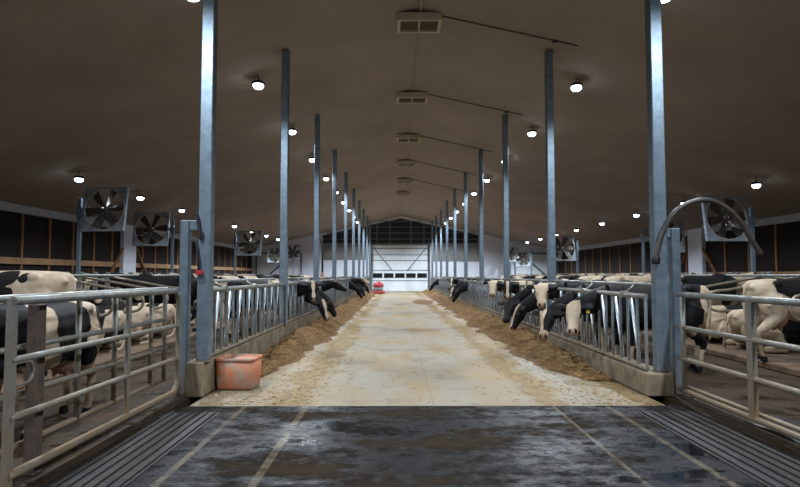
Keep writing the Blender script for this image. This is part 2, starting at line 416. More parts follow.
# ------------------------------------------------------------------ headlock sections
PER = DS/9
def headlock(X, side, zt, zb, zu, so):
    """self locking feed rail, one section between two posts, local origin at (X, section start, curb top)"""
    t = empty('headlock_rail', (X, S0+(.0905 if so < 0 else .02), 0), 'nearest headlock section of the %s feed rail' % side, 'feed rail', 'headlock sections of the %s feed rail' % side)
    Ls = DS-(.181 if so < 0 else .03)
    MB().tube([(0,0,zt),(0,Ls,zt)], .034, 10).build('top_rail', M['rail'], t, True)
    MB().tube([(so*.17,.14,zu),(so*.17,Ls-.14,zu)], .026, 8).build('upper_rail', M['rail'], t, True)
    MB().tube([(0,0,zb),(0,Ls,zb)], .03, 8).build('bottom_rail', M['rail'], t, True)
    up = MB().obox((0,0,zb), (0,0,zt+.02), .03, .035, (0,1,0)).mesh('upright', M['bar'])
    lk = MB().tube([(so*.035,.30,zb+.02),(so*.035,.33,zb+.16),(so*.035,.56,zt-.02)], .025, 8).mesh('locking_bar', M['lock'], True)
    cl = MB().box(-.045,.045,-.04,.04,zt-.05,zt+.05,.01).mesh('rail_clamp', M['rail'])
    br = MB().tube([(0,.0,zt),(so*.17,.0,zu)], .016, 6).mesh('bracket', M['rail'], True)
    for k in range(9):
        for nm, me, dy in (('upright', up, .005), ('upright', up, .275), ('locking_bar', lk, .005)):
            o = bpy.data.objects.new(nm, me); C.objects.link(o); o.parent = t; o.location = (0, k*PER+dy, 0)
        if k % 3 == 1:
            o = bpy.data.objects.new('rail_clamp', cl); C.objects.link(o); o.parent = t; o.location = (0, k*PER+.14, 0)
            o = bpy.data.objects.new('bracket', br); C.objects.link(o); o.parent = t; o.location = (0, k*PER+.14, 0)
    for n in range(1, 9):
        copy_tree(t, (X, S0+(.0905 if so < 0 else .02)+DS*n, 0), '%s headlock section of the %s feed rail' % (ORD[n], side))
HL, HR = -2.475, 3.28
headlock(HL, 'left', 1.35, .48, 1.46, -1)
headlock(HR, 'right', 1.27, .325, 1.42, 1)
def slot(y):      # centre of the neck opening closest to y
    n = int((y-S0)//DS); k = round((y-S0-DS*n-.18)/PER); return S0+DS*n+.18+k*PER

# ------------------------------------------------------------------ gates in the foreground
def pipe(t, name, pts, r, m='rail', n=10): return MB().tube(pts, r, n).build(name, M[m], t, True)
def arc(c, r, a0, a1, n=7, X=0):
    return [(X, c[0]+r*math.cos(R(a0+(a1-a0)*i/(n-1))), c[1]+r*math.sin(R(a0+(a1-a0)*i/(n-1)))) for i in range(n)]
def gate_front():
    X, y0, y1 = -2.715, 4.13, 7.28
    t = empty('gate', (X, y1, 0), 'long galvanized pipe gate along the wet crossing, nearer the lane on the left', 'gate')
    q = 0
    def P(y, z): return (0, y-y1, z)
    # outer hoop: top rail runs into the rounded far corner and back along the bottom
    pts = [P(y0, 1.365), P(y1-.16, 1.355)]+[P(y1-.16+.16*math.sin(R(a)), 1.195+.16*math.cos(R(a))) for a in (15,30,45,60,75,90)]
    pts += [P(y1, .3)]+[P(y1-.18+.18*math.cos(R(a)), .3-.18*math.sin(R(a))) for a in (15,30,45,60,75,90)]+[P(y0, .14)]
    pipe(t, 'gate_frame', pts, .034)
    for z in (.945, .54): pipe(t, 'rail', [P(y0, z), P(y1, z-.02)], .026)
    for y, w in ((y0, .085), (5.92, .07)):
        MB().obox(P(y, .05 if w > .08 else .13), P(y, 1.38), .03, w, (0,1,0)).build('upright', M['rail'], t)
    pipe(t, 'latch_loop', [P(y0+.02,.92)]+[P(y0+.10+.08*math.sin(R(a))+.08, .84+.08*math.cos(R(a))) for a in (0,30,60,90,120,150,180)]+[P(y0+.02,.76)], .014, 'rail', 8)
gate_front()
def gate_rear():
    X, y0, y1 = -2.96, 3.95, 7.5
    t = empty('gate', (X, y1, 0), 'dirtier pipe gate folded just behind the nearer left gate', 'gate')
    def P(y, z): return (0, y-y1, z)
    for z, r in ((1.37,.03), (.98,.024), (.62,.024), (.22,.024)): pipe(t, 'rail', [P(y0, z), P(y1, z)], r)
    for y in (4.75, 5.45, 6.15, 7.05, 7.46): pipe(t, 'upright', [P(y, .2), P(y, 1.38)], .026)
gate_rear()
t = tag(MB().box(-.045,.045,-.055,.055,0,1.32,.008).build('gate_post', M['rust'], loc=(-2.84, 4.62, 0)), 'brown rusty stop post between the two left gates', 'post')
def gate_right():
    X, y0, y1 = 3.64, 4.1, 7.48
    t = empty('gate', (X, y1, 0), 'galvanized pipe gate on the right beside the wet crossing', 'gate')
    def P(y, z): return (0, y-y1, z)
    for z, r in ((1.30,.036), (.885,.03), (.49,.03), (.09,.03)): pipe(t, 'rail', [P(y0, z), P(y1, z)], r)
    pipe(t, 'rail', [(.07, y0-y1, .13), (.07, y1-.1-y1, .13)], .022)
    MB().obox(P(5.94, .06), P(5.94, 1.33), .05, .10, (0,1,0)).build('upright', M['rail'], t)
    MB().obox(P(4.1, .06), P(4.1, 1.33), .05, .10, (0,1,0)).build('upright', M['rail'], t)
    pipe(t, 'upright', [P(7.35, .08), P(7.35, 1.33)], .03)
gate_right()
def gate_frame_post(X, Xp, y, h, label):
    t = empty('gate_post', (X, y, 0), label, 'post')
    MB().box(-.06,.06,-.06,.06,0,h,.01).build('shaft', M['post'], t)
    s = 1 if Xp > X else -1
    xa = s*.06; xb = Xp-X-s*.1
    MB().box(min(xa,xb), max(xa,xb), -.05,.05,h-.13,h,.008).build('header', M['post'], t)
    return t
gl = gate_frame_post(-2.775, PL, 7.64, 2.27, 'short galvanized gate post tied to the nearest left roof post')
gr = gate_frame_post(3.69, PR, 7.64, 2.17, 'short galvanized gate post tied to the nearest right roof post')
pipe(gr, 'slant_stay', [(-.19, -.12, 2.1), (-.22, -.12, 1.5), (-.30,-.12,.9)], .016, 'post')
# latch lever on the left gate post
lv = bpy.data.objects.new('latch_lever', None); C.objects.link(lv); lv.parent = gl; lv.location = (.235, -.19, 1.45)
MB().obox((.015,0,.60),(-.03,0,.88),.03,.05,(0,1,0)).build('handle', M['dark_metal'], lv)
pipe(lv, 'rod', [(-.06,-.01,.58),(-.03,-.01,.5),(.0,-.01,.28),(.01,-.01,.15)], .014, 'dark_metal', 6)
MB().box(-.03,.06,-.03,.02,.10,.16,.008).build('catch', M['red'], lv)
MB().box(-.01,.05,-.0,.03,.56,.66,.008).build('bracket', M['dark_metal'], lv)
# arched hose on the right
pts = [at(654,262,7.5), at(657,246,7.5), at(663,228,7.5), at(672,214,7.5), at(684,205,7.5), at(700,200.5,7.5), at(715,203,7.5), at(730,213,7.5), at(741,226,7.5), at(750,241,7.5), at(759,255,7.5)]
def smoothpts(p, k=4):
    out = []
    for i in range(len(p)-1):
        a, b, c, d = p[max(i-1,0)], p[i], p[i+1], p[min(i+2, len(p)-1)]
        for j in range(k):
            t = j/k; out.append(.5*((2*b)+(c-a)*t+(2*a-5*b+4*c-d)*t*t+(3*b-a-3*c+d)*t**3))
    return out+[p[-1]]
hz = empty('hose', pts[0], 'thick brown-black hose arching from the nearest right roof post over the gate', 'hose')
pipe(hz, 'hose_body', [p-pts[0]+Vector((0,-.046,0)) for p in smoothpts(pts)], .034, 'hose', 12)
MB().lathe([(.05,-.05),(.055,-.02),(.055,.03),(.05,.05)], 12).build('hose_collar', M['dark_metal'], hz, True, loc=(0,-.05,.02))

# ------------------------------------------------------------------ floor grates beside the gates, black mat
def grate(x0, x1, y0, y1, label):
    t = empty('floor_grate', ((x0+x1)/2, (y0+y1)/2, 0), label, 'grate'); w = (x1-x0); l = y1-y0
    MB().box(-w/2, w/2, -l/2, l/2, .001, .008).build('base_strip', M['black_rubber'], t)
    n = 6
    for k in range(n):
        x = -w/2+(k+.5)*w/n
        MB().box(x-.02, x+.02, -l/2+.02, l/2-.02, .008, .026, .006).build('bar', M['grate'], t)
M['grate'] = simple('wet_grate_bar', (.010,.009,.009), (.028,.021,.016), 7, .6)
grate(-2.54, -1.98, 3.2, 6.6, 'dark ribbed floor strip beside the left gates')
grate(2.72, 3.34, 3.2, 6.6, 'dark ribbed floor strip beside the right gate')
mb = MB(); n = 22; vs = []
for k in range(n):
    a = 2*PI*k/n; rr = 1+.18*noise.noise((math.cos(a)*1.3, math.sin(a)*1.3, 3))
    vs.append((.34*rr*math.cos(a), .75*rr*math.sin(a)))
mb.add([(x,y,.001) for x,y in vs]+[(x*.93,y*.95,.02) for x,y in vs], [tuple(range(n,2*n)), tuple(range(n-1,-1,-1))]+[(k,(k+1)%n,(k+1)%n+n,k+n) for k in range(n)])
tag(mb.build('rubber_mat', M['black_rubber'], loc=(4.02, 5.7, 0)), 'wet black rubber mat on the floor behind the right gate', 'mat')

# ------------------------------------------------------------------ orange tub
t = empty('feed_tub', (-2.165, 8.08, 0), 'faded orange plastic tub on the alley beside the left curb', 'tub', rz=R(-2))
def rrect(w, l, r, z, n=4):
    out = []
    for cx, cy, a0 in ((w-r, l-r, 0), (-w+r, l-r, 90), (-w+r, -l+r, 180), (w-r, -l+r, 270)):
        for i in range(n+1):
            a = R(a0+90*i/n); out.append((cx+r*math.cos(a), cy+r*math.sin(a), z))
    return out
def rings(mb, rs, cap0=True, cap1=True):
    n = len(rs[0]); vs = [v for r in rs for v in r]; fs = []
    for i in range(len(rs)-1):
        for k in range(n): fs.append((i*n+k, i*n+(k+1) % n, (i+1)*n+(k+1) % n, (i+1)*n+k))
    if cap0: fs.append(tuple(range(n-1,-1,-1)))
    if cap1: fs.append(tuple(range((len(rs)-1)*n, len(rs)*n)))
    mb.add(vs, fs)
mb = MB(); rings(mb, [rrect(.235,.21,.05,.012), rrect(.25,.225,.06,.03), rrect(.262,.24,.06,.40), rrect(.24,.215,.05,.40), rrect(.225,.20,.05,.06)])
mb.build('tub_body', M['tub'], t, True)
mb = MB(); rings(mb, [rrect(.264,.242,.06,.385), rrect(.275,.253,.065,.39), rrect(.275,.253,.065,.425), rrect(.24,.215,.05,.425), rrect(.24,.215,.05,.401)]); mb.build('rim', M['tub'], t, True)
mb = MB(); rings(mb, [rrect(.225,.20,.05,.0), rrect(.236,.21,.05,.012)]); mb.build('foot', M['black_rubber'], t)

# ------------------------------------------------------------------ ceiling things
row_id = 0
def lamp(x, y, label, group, power, drop=.22):
    t = empty('ceiling_lamp', (x, y, cz(x)), label, 'lamp', group)
    MB().tube([(0,0,.0),(0,0,-drop+.09)], .012, 6).build('hanger', M['dark_metal'], t)
    MB().lathe([(.05,-drop+.10),(.11,-drop+.09),(.16,-drop+.05),(.165,-drop+.005),(.15,-drop+.005)], 20).build('housing', M['dark_metal'], t, True)
    MB().lathe([(.12,-drop+.004),(.13,-drop-.02),(.12,-drop-.06),(.09,-drop-.09),(.04,-drop-.105)], 20).build('lens', M['lens'], t, True)
    ld = bpy.data.lights.get('lamp_%g' % power)
    if ld is None:
        ld = bpy.data.lights.new('lamp_%g' % power, 'SPOT'); ld.energy = power; ld.color = (.84,.92,1.0)
        ld.spot_size = R(152); ld.spot_blend = .5; ld.shadow_soft_size = .12
    lo = bpy.data.objects.new('lamp_light', ld); C.objects.link(lo); lo.location = (0,0,-drop-.28); lo.parent = t
LP = 820
for X, nm, ys, dsc in ((-3.385, 'left', [9.4+4.6*k for k in range(10)], 'row above the left feed rail'), (4.455, 'right', [9.35+4.68*k for k in range(10)], 'row above the right feed rail')):
    for k, y in enumerate(ys): lamp(X, y, '%s bright white round lamp in the ceiling %s' % (ORD[k], dsc), 'ceiling lamps in the %s' % dsc, LP*(1 if y < 40 else 1.7))
    for y in (4.7, 0, -4.7): lamp(X, y, 'white round ceiling lamp overhead beyond the near edge, %s' % dsc, 'overhead lamps out of view, %s' % dsc, LP)
for X, nm, ys in ((-10.24, 'left', [18.6+4.5*k for k in range(8)]), (11.85, 'right', [18.8+4.75*k for k in range(8)])):
    for k, y in enumerate(ys): lamp(X, y, '%s small white lamp in the outer ceiling row near the %s wall' % (ORD[k], nm), 'outer ceiling lamps near the %s wall' % nm, LP*(.30 if y < 35 else .85), .28)
    for y in (14.1, 9.5, 4.9, .3): lamp(X, y, 'white round outer ceiling lamp beyond the near edge, %s side' % nm, 'outer lamps out of view, %s side' % nm, LP*.30, .28)
vy = [12.47, 17.9, 23.3, 28.6, 34.0, 39.4]
for k, y in enumerate(vy):
    z = cz(XM+.5)
    t = empty('ceiling_vent', (XM+.02, y, z), '%s square vent box on the ceiling ridge' % ORD[k], 'vent', 'vent boxes on the ceiling ridge')
    mb = MB(); mb.box(-.48,.48,-.34,-.27,-.16,.01).box(-.48,.48,.27,.34,-.16,.01).box(-.48,-.41,-.27,.27,-.16,.01).box(.41,.48,-.27,.27,-.16,.01); mb.build('frame', M['vent'], t)
    mb = MB().box(-.41,.41,-.27,.27,-.09,-.07)
    for j in range(5): mb.box(-.41,.41,-.22+j*.11,-.205+j*.11,-.12,-.09)
    mb.build('grille', M['vent_in'], t)
    MB().box(-.02,.02,-.27,.27,-.15,-.121).build('divider', M['conduit'], t)
    if k < 5:
        c = empty('cable', (XM, y-.1, 0), 'thin dark cable running right from the %s ridge vent' % ORD[k], 'cable', 'cables from the ridge vents')
        pipe(c, 'wire', [(x, -.12, cz(XM+x)-.02) for x in (.5, 1.3, 2.1, 2.9, 3.45)], .012, 'cable', 6)
        MB().box(2.9,3.0,-.16,-.08,cz(XM+2.95)-.06,cz(XM+2.95)-.015,.008).build('junction_box', M['cable'], c)
c = MB()
c.tube([(XM+.04, 4, RIDGE-.035), (XM+.04, 55.9, RIDGE-.035)], .022, 8)
tag(c.build('conduit', M['conduit'], smooth=True), 'pale conduit running along the ceiling ridge between the vents', 'pipe')

# ------------------------------------------------------------------ fans
def fan_proto(label, group):
    t = empty('barn_fan', (0,0,0), label, 'fan', group)
    s, r, dp = .70, .665, .11
    n = 32; mb = MB(); vs = []
    for k in range(n):
        a = 2*PI*k/n+PI/4; ca, sa = math.cos(a), math.sin(a); q = s/max(abs(ca), abs(sa))
        vs += [(r*ca, 0, r*sa), (q*ca, 0, q*sa), (q*ca, .03, q*sa), (r*ca, .03, r*sa)]
    fs = []
    for k in range(n):
        a, b = 4*k, 4*((k+1) % n)
        for i in range(4): fs.append((a+i, b+i, b+(i+1) % 4, a+(i+1) % 4))
    mb.add(vs, fs); mb.box(-s,s,.03,dp,s-.03,s).box(-s,s,.03,dp,-s,-s+.03).box(-s,-s+.03,.03,dp,-s+.03,s-.03).box(s-.03,s,.03,dp,-s+.03,s-.03)
    mb.build('housing', M['fan_sheet'], t)
    mb = MB(); mb.tube([(r*math.cos(2*PI*k/28), .005, r*math.sin(2*PI*k/28)) for k in range(28)], .02, 6, True); mb.build('rim', M['conduit'], t, True)
    for k in range(6):
        a = 2*PI*k/6+.15; mb = MB(); u = Vector((math.cos(a),0,math.sin(a))); v = Vector((-math.sin(a),0,math.cos(a)))
        pr = [(.08,.05),(.25,.09),(.45,.125),(.64,.135)]; vs = []
        for rr, w in pr:
            tw = .07-.05*rr
            for sg, th in ((-1,.0),(1,.0),(1,.012),(-1,.012)):
                vs.append(u*rr+v*w*sg+Vector((0,.06+sg*tw*.8+th,0)))
        fs = [(3,2,1,0),(12,13,14,15)]
        for i in range(3):
            for j in range(4): fs.append((i*4+j, i*4+(j+1)%4, i*4+4+(j+1)%4, i*4+4+j))
        mb.add(vs, fs); mb.build('blade', M['blade'], t)
    MB().lathe([(.05,.0),(.10,.03),(.10,.16),(.05,.18)], 14, axis='y').build('hub', M['hub'], t, True)
    MB().lathe([(.07,.19),(.12,.20),(.12,.40),(.06,.43)], 14, (0,0,-.22), 'y').build('motor', M['hub'], t, True)
    for z in (-.22, .1): MB().box(-s+.03, s-.03, .195, .215, z-.02, z+.02).build('motor_strut', M['fan_sheet'], t)
    return t
proto = None; pn = {'left':-1,'right':-1}
fans = [(104, 209, 18.0, 45, 18, 'left', 80, 198, 'largest fan on the left, beside the white wall pier'),
        (151, 229, 26.5, 34, -14, 'left', 172, 220, 'second large fan on the left, its pole on its right side'),
        (249, 243, 35.8, 25, 20, 'left', 238, 233, 'round-looking fan at mid distance left of the second left post'),
        (275, 255, 48.5, 15, 8, 'left', 283, 248, 'small fan half hidden behind the second left post'),
        (293, 252, 54.0, 15, 2, 'left', None, None, 'small fan before the pale end wall on the left'),
        (727, 218, 17.5, 47, -18, 'right', 754, 206, 'largest fan on the right, beneath the arching hose'),
        (667, 236, 26.5, 33, 12, 'right', 645, 228, 'fan partly hidden behind the nearest right roof post'),
        (563, 248, 34.0, 26, -20, 'right', 577, 240, 'dark fan right of the second right post'),
        (523, 259, 50.0, 15, -8, 'right', 528, 248, 'lower of the two small fans before the end wall on the right'),
        (511, 254, 54.0, 15, -2, 'right', None, None, 'upper of the two small fans before the end wall on the right')]
for px, py, Y, sz, yaw, side, ppx, ppy, lab in fans:
    p = at(px, py, Y); sc = sz*Y/F/1.4
    lab = 'square steel ' + lab
    if proto is None: o = proto = fan_proto(lab, 'stirring fans over the pens')
    else: o = copy_tree(proto, (0,0,0), lab)
    o.location = p; o.scale = (sc,)*3; o.rotation_euler = (R(-8), 0, R(-yaw)*.35)
    if ppx:
        pn[side] += 1
        X = (ppx-396)*Y/F; sg = 1 if X < p.x else -1
        if abs(X-p.x) < .78*sc: X = p.x-sg*.80*sc
        top = CAMH-(ppy-275)*Y/F
        base = .12 if (BL0 < X < BL1 or BR0 < X < BR1) else 0
        w = empty('fan_pole', (X, Y+.1, base), '%s grey fan pole on the %s side, with a sleeve and arm' % (ORD[pn[side]], side), 'pole', 'fan poles')
        MB().box(-.055,.055,-.055,.055,0,top-base,.008).build('shaft', M['post'], w)
        MB().box(-.085,.085,-.075,.075,top-base-.62,top-base-.3,.01).build('sleeve', M['post'], w)
        gx = p.x-X-sg*.66*sc
        MB().box(min(0.05*sg,gx), max(.05*sg,gx), -.03,.03,p.z-base-.04,p.z-base+.04).build('arm', M['post'], w)
    else:
        w = empty('fan_pole', (p.x+.0, Y+.35, 0), 'thin plain grey fan pole before the end wall on the %s' % side, 'pole', 'fan poles')
        MB().box(-.05,.05,-.05,.05,0,p.z-.1,.008).build('shaft', M['post'], w)

# ------------------------------------------------------------------ stall dividers
def divider_proto(label, group):
    """cantilever stall loop: local x from the curb (0) to the head post (2.1)"""
    t = empty('stall_divider', (0,0,0), label, 'stall divider', group)
    pts = [Vector((2.08,0,1.40)), Vector((1.3,0,1.26)), Vector((.6,0,1.13))]+[Vector((.36-.2*math.sin(R(a)), 0, .91+.2*math.cos(R(a)))) for a in (0,30,60,90,120,150,180)]+[Vector((.8,0,.70)), Vector((1.3,0,.58)), Vector((2.08,0,.42))]
    MB().tube(pts, .030, 8).build('loop', M['loop'], t, True)
    MB().box(2.05,2.14,-.045,.045,0,1.50,.008).build('head_post', M['rail'], t)
    return t
dp = None
rowsd = [(-4.85, -1, 'left', 'inner', 7.89, 26), (6.10, 1, 'right', 'inner', 9.19, 26), (-9.33, 1, 'left', 'outer', 7.89, 16), (10.43, -1, 'right', 'outer', 10.41, 16)]
for X, s, side, io, y0, n in rowsd:
    for k in range(n):
        lab = '%s curved pipe stall divider of the %s %s stall row' % (ORD[k], side, io); g = 'stall dividers of the %s %s row' % (side, io)
        if dp is None: o = dp = divider_proto(lab, g)
        else: o = copy_tree(dp, (0,0,0), lab, g)
        o.location = (X, y0+1.22*k, .12); o.rotation_euler = (0,0,0 if s > 0 else PI)
    t = empty('neck_rail', (X+s*1.62, y0-.3, 0), 'long horizontal neck rail above the %s %s stall row' % (side, io), 'rail')
    pipe(t, 'pipe', [(0,0,1.54), (0,1.22*n,1.54)], .028)
    if io == 'inner':
        for k in range(n//4+1): pipe(t, 'support', [(0, .3+k*4.88, 1.53), (s*.43, .3+k*4.88, 1.58)], .02)

# ------------------------------------------------------------------ silage, straw
HV = []
def heap(label, xw, xi, y0, y1, hmax, seed, segs):
    """xw: curb side, xi: average inner edge"""
    nx, ny = 16, int((y1-y0)/.10); vs = []; s = 1 if xi > xw else -1
    def frac(y):
        f = 1.0
        for a, b, v in segs:
            if a <= y <= b: f = v
        return f
    sm = [np.mean([frac(y0+(y1-y0)*(j+d)/ny) for d in range(-8,9)]) for j in range(ny+1)]
    for j in range(ny+1):
        y = y0+(y1-y0)*j/ny; e = min(1, (y-y0)/1.5, (y1-y)/1.0); e = max(e, 0)
        wd = abs(xi-xw)*(.62+.38*sm[j])*(1+.35*noise.noise((y*.9, seed, 0))+.18*noise.noise((y*3.1, seed, 5)))*(.55+.45*e)
        for i in range(nx+1):
            u = i/nx; x = xw+s*wd*u
            prof = (1-u)**.8*(.35+1.0*math.sin(min(1,u*2.4)*PI*.5)) if u < 1 else 0
            h = hmax*sm[j]*e*prof*(1+.5*noise.noise((x*2.5, y*1.3, seed)))
            h += (.07*noise.noise((x*6, y*5, seed))+.035*noise.noise((x*15, y*13, seed)))*min(1, (1-u)*3)*min(1,e*3)
            vs.append((x, y, max(h, .002) if u < 1 else 0.001))
    m = nx+1; fs = [(j*m+i, j*m+i+1, (j+1)*m+i+1, (j+1)*m+i) for j in range(ny) for i in range(nx)]
    o = MB(); o.add(vs, fs); o = o.build('silage_heap', M['silage'], smooth=True)
    HV.append((vs, nx+1)); return tag(o, label, 'feed', kind='stuff')
heap('loose brown silage heaped along the foot of the left curb', CL1+.003, -1.62, 8.9, 46.5, .30, 3.1, [(8.9,11.0,.35),(11.0,13.5,.75)])
heap('loose brown silage heaped along the foot of the right curb', CR0-.003, 2.30, 8.6, 53, .26, 8.4, [(8.6,10.0,.35),(10.0,12,.7)])
def mound(label, cx, cy, rx, ry, h, seed):
    n, m = 24, 8; vs = [(cx, cy, h)]; fs = []
    for i in range(1, m+1):
        for k in range(n):
            a = 2*PI*k/n; rr = i/m*(1+.25*noise.noise((math.cos(a)*1.5, math.sin(a)*1.5, seed)))
            x, y = cx+rx*rr*math.cos(a), cy+ry*rr*math.sin(a)
            vs.append((x, y, max(.001, h*(1-(i/m)**1.3)+(.02*noise.noise((x*6,y*6,seed)) if i < m else 0))))
    for k in range(n): fs.append((0, 1+k, 1+(k+1) % n))
    for i in range(m-1):
        for k in range(n): fs.append((1+i*n+k, 1+(i+1)*n+k, 1+(i+1)*n+(k+1) % n, 1+i*n+(k+1) % n))
    o = MB(); o.add(vs, fs); tag(o.build('silage_heap', M['silage'], smooth=True), label, 'feed', kind='stuff')
mound('low scattered silage mound on the far right of the lane', 1.55, 33.5, .6, 3.2, .07, 2)
mb = MB()
for k in range(5200):
    side = random.random()
    y = 7.0+random.random()**1.5*30
    if side < .42: x = CL1+abs(random.gauss(0, .55))+.03
    elif side < .84: x = CR0-abs(random.gauss(0, .65))-.03
    elif side < .92: x = -1.15+random.gauss(0, .18)
    else: x = random.uniform(CL1+.05, CR0-.05)
    if not CL1+.03 < x < CR0-.03: continue
    if -2.45 < x < -1.7 and 7.9 < y < 8.6: continue
    l = random.uniform(.02, .07); a = random.uniform(0, PI); w = .0018+.0001*y
    dx, dy = math.cos(a)*l/2, math.sin(a)*l/2; nx_, ny_ = -math.sin(a)*w, math.cos(a)*w; z = .001
    # height on the heaps: sit low, only where the heap is thin
    mb.add([(x-dx-nx_, y-dy-ny_, z), (x+dx-nx_, y+dy-ny_, z), (x+dx+nx_, y+dy+ny_, z), (x-dx+nx_, y-dy+ny_, z),
            (x-dx, y-dy, z+.004), (x+dx, y+dy, z+.006)], [(0,1,5,4),(2,3,4,5),(1,2,5),(3,0,4),(3,2,1,0)])
for vs_, m in HV:
    for q in range(15000):
        jmax = len(vs_)//m-2; j = int(jmax*random.random()**2.2); i = random.randrange(0, m-3); v = Vector(vs_[j*m+i])
        l = random.uniform(.03, .10); a = random.uniform(0, 2*PI); w_ = .003+.00012*v.y; tl = random.uniform(-.1,.5)
        d_ = Vector((math.cos(a)*l, math.sin(a)*l, tl*l)); sd_ = Vector((-math.sin(a)*w_, math.cos(a)*w_, 0)); b_ = v+Vector((random.uniform(-.05,.05), random.uniform(-.05,.05), .008))
        if not CL1+.02 < b_.x < CR0-.02 or not CL1+.02 < b_.x+d_.x < CR0-.02: continue
        mb.add([b_-sd_, b_+sd_, b_+d_+sd_, b_+d_-sd_, b_+d_*.5+Vector((0,0,.012))], [(0,3,2,1),(0,1,4),(1,2,4),(2,3,4),(3,0,4)])
tag(mb.build('loose_straw', M['straw']), 'loose straw and silage strands scattered over the feed lane', 'straw', kind='stuff')

# ------------------------------------------------------------------ robot feed pusher, drop pipe
p = at(378.3, 293.5, 48)
t = empty('feed_pusher', (p.x, 48.3, 0), 'red and grey round feed pusher standing left of the big end door', 'machine')
MB().lathe([(.50,.0),(.54,.03),(.54,.17),(.48,.21)], 24).build('skirt', M['red'], t, True)
MB().lathe([(.40,.212),(.40,.5),(.34,.56)], 24).build('body', M['grey_plastic'], t, True)
MB().lathe([(.42,.562),(.45,.62),(.42,.78),(.30,.92),(.1,.98)], 24).build('cover', M['red'], t, True)
t = empty('water_pipe', ((322.5-396)*30/F, 30, 0), 'dark upright water pipe with a bent top behind the left feed rail', 'pipe')
pipe(t, 'pipe', [(0,0,0), (0,0,3.0), (-.03,0,3.2), (-.12,0,3.4), (-.22,0,3.48)], .05, 'dark_metal', 8)
MB().lathe([(.10,0),(.10,1.62),(.06,1.66)], 10).build('guard_sleeve', M['beam'], t, True)

# ------------------------------------------------------------------ cows
def loft(mb, rs, n=16):
    """rs: list of (centre, side, up, half width, half height, exponent)"""
    vs = []
    for c, sd, up, a, b, e in rs:
        for k in range(n):
            t = 2*PI*k/n; ct, st = math.cos(t), math.sin(t)
            x = a*abs(ct)**(2/e)*(1 if ct >= 0 else -1); y = b*abs(st)**(2/e)*(1 if st >= 0 else -1)
            vs.append(Vector(c)+Vector(sd)*x+Vector(up)*y)
    m = len(rs); fs = []
    for i in range(m-1):
        for k in range(n): fs.append((i*n+k, i*n+(k+1) % n, (i+1)*n+(k+1) % n, (i+1)*n+k))
    fs += [tuple(range(n-1,-1,-1)), tuple(range((m-1)*n, m*n))]
    mb.add(vs, fs)
def ball(mb, c, rx, ry, rz):
    loft(mb, [((c[0]+rx*math.cos(PI*i/8)*-1, c[1], c[2]), (0,1,0), (0,0,1), ry*max(.05, math.sin(PI*i/8)), rz*max(.05, math.sin(PI*i/8)), 2) for i in range(9)], 12)
def chain(mb, pts, rs):
    """smooth tapering limb"""
    P = [Vector(p) for p in pts]; Q = []; RR = []
    for i in range(len(P)-1):
        for j in range(4):
            t = j/4; a, b, c, d = P[max(i-1,0)], P[i], P[i+1], P[min(i+2,len(P)-1)]
            Q.append(.5*((2*b)+(c-a)*t+(2*a-5*b+4*c-d)*t*t+(3*b-a-3*c+d)*t**3)); RR.append(rs[i]*(1-t)+rs[i+1]*t)
    Q.append(P[-1]); RR.append(rs[-1]); mb.tube(Q, RR, 10)
POSES = {  # poll, (yaw, pitch) of the face, body drop, legs
    'stand': ((1.30,0,1.38), (0,-38), 0),
    'look_left': ((1.30,.12,1.27), (78,-42), 0),
    'look_right': ((1.34,-.12,1.27), (-80,-42), 0),
    'low_left': ((1.38,.12,1.00), (70,-46), 0),
    'ahead': ((1.34,0,1.26), (10,-28), 0),
    'feed': ((1.42,0,.78), (8,-62), 0),
    'feed_left': ((1.46,.10,.82), (58,-50), 0),
    'feed_right': ((1.44,-.08,.76), (-55,-56), 0),
    'lie': ((1.10,.05,.98), (15,-22), -.62),
}
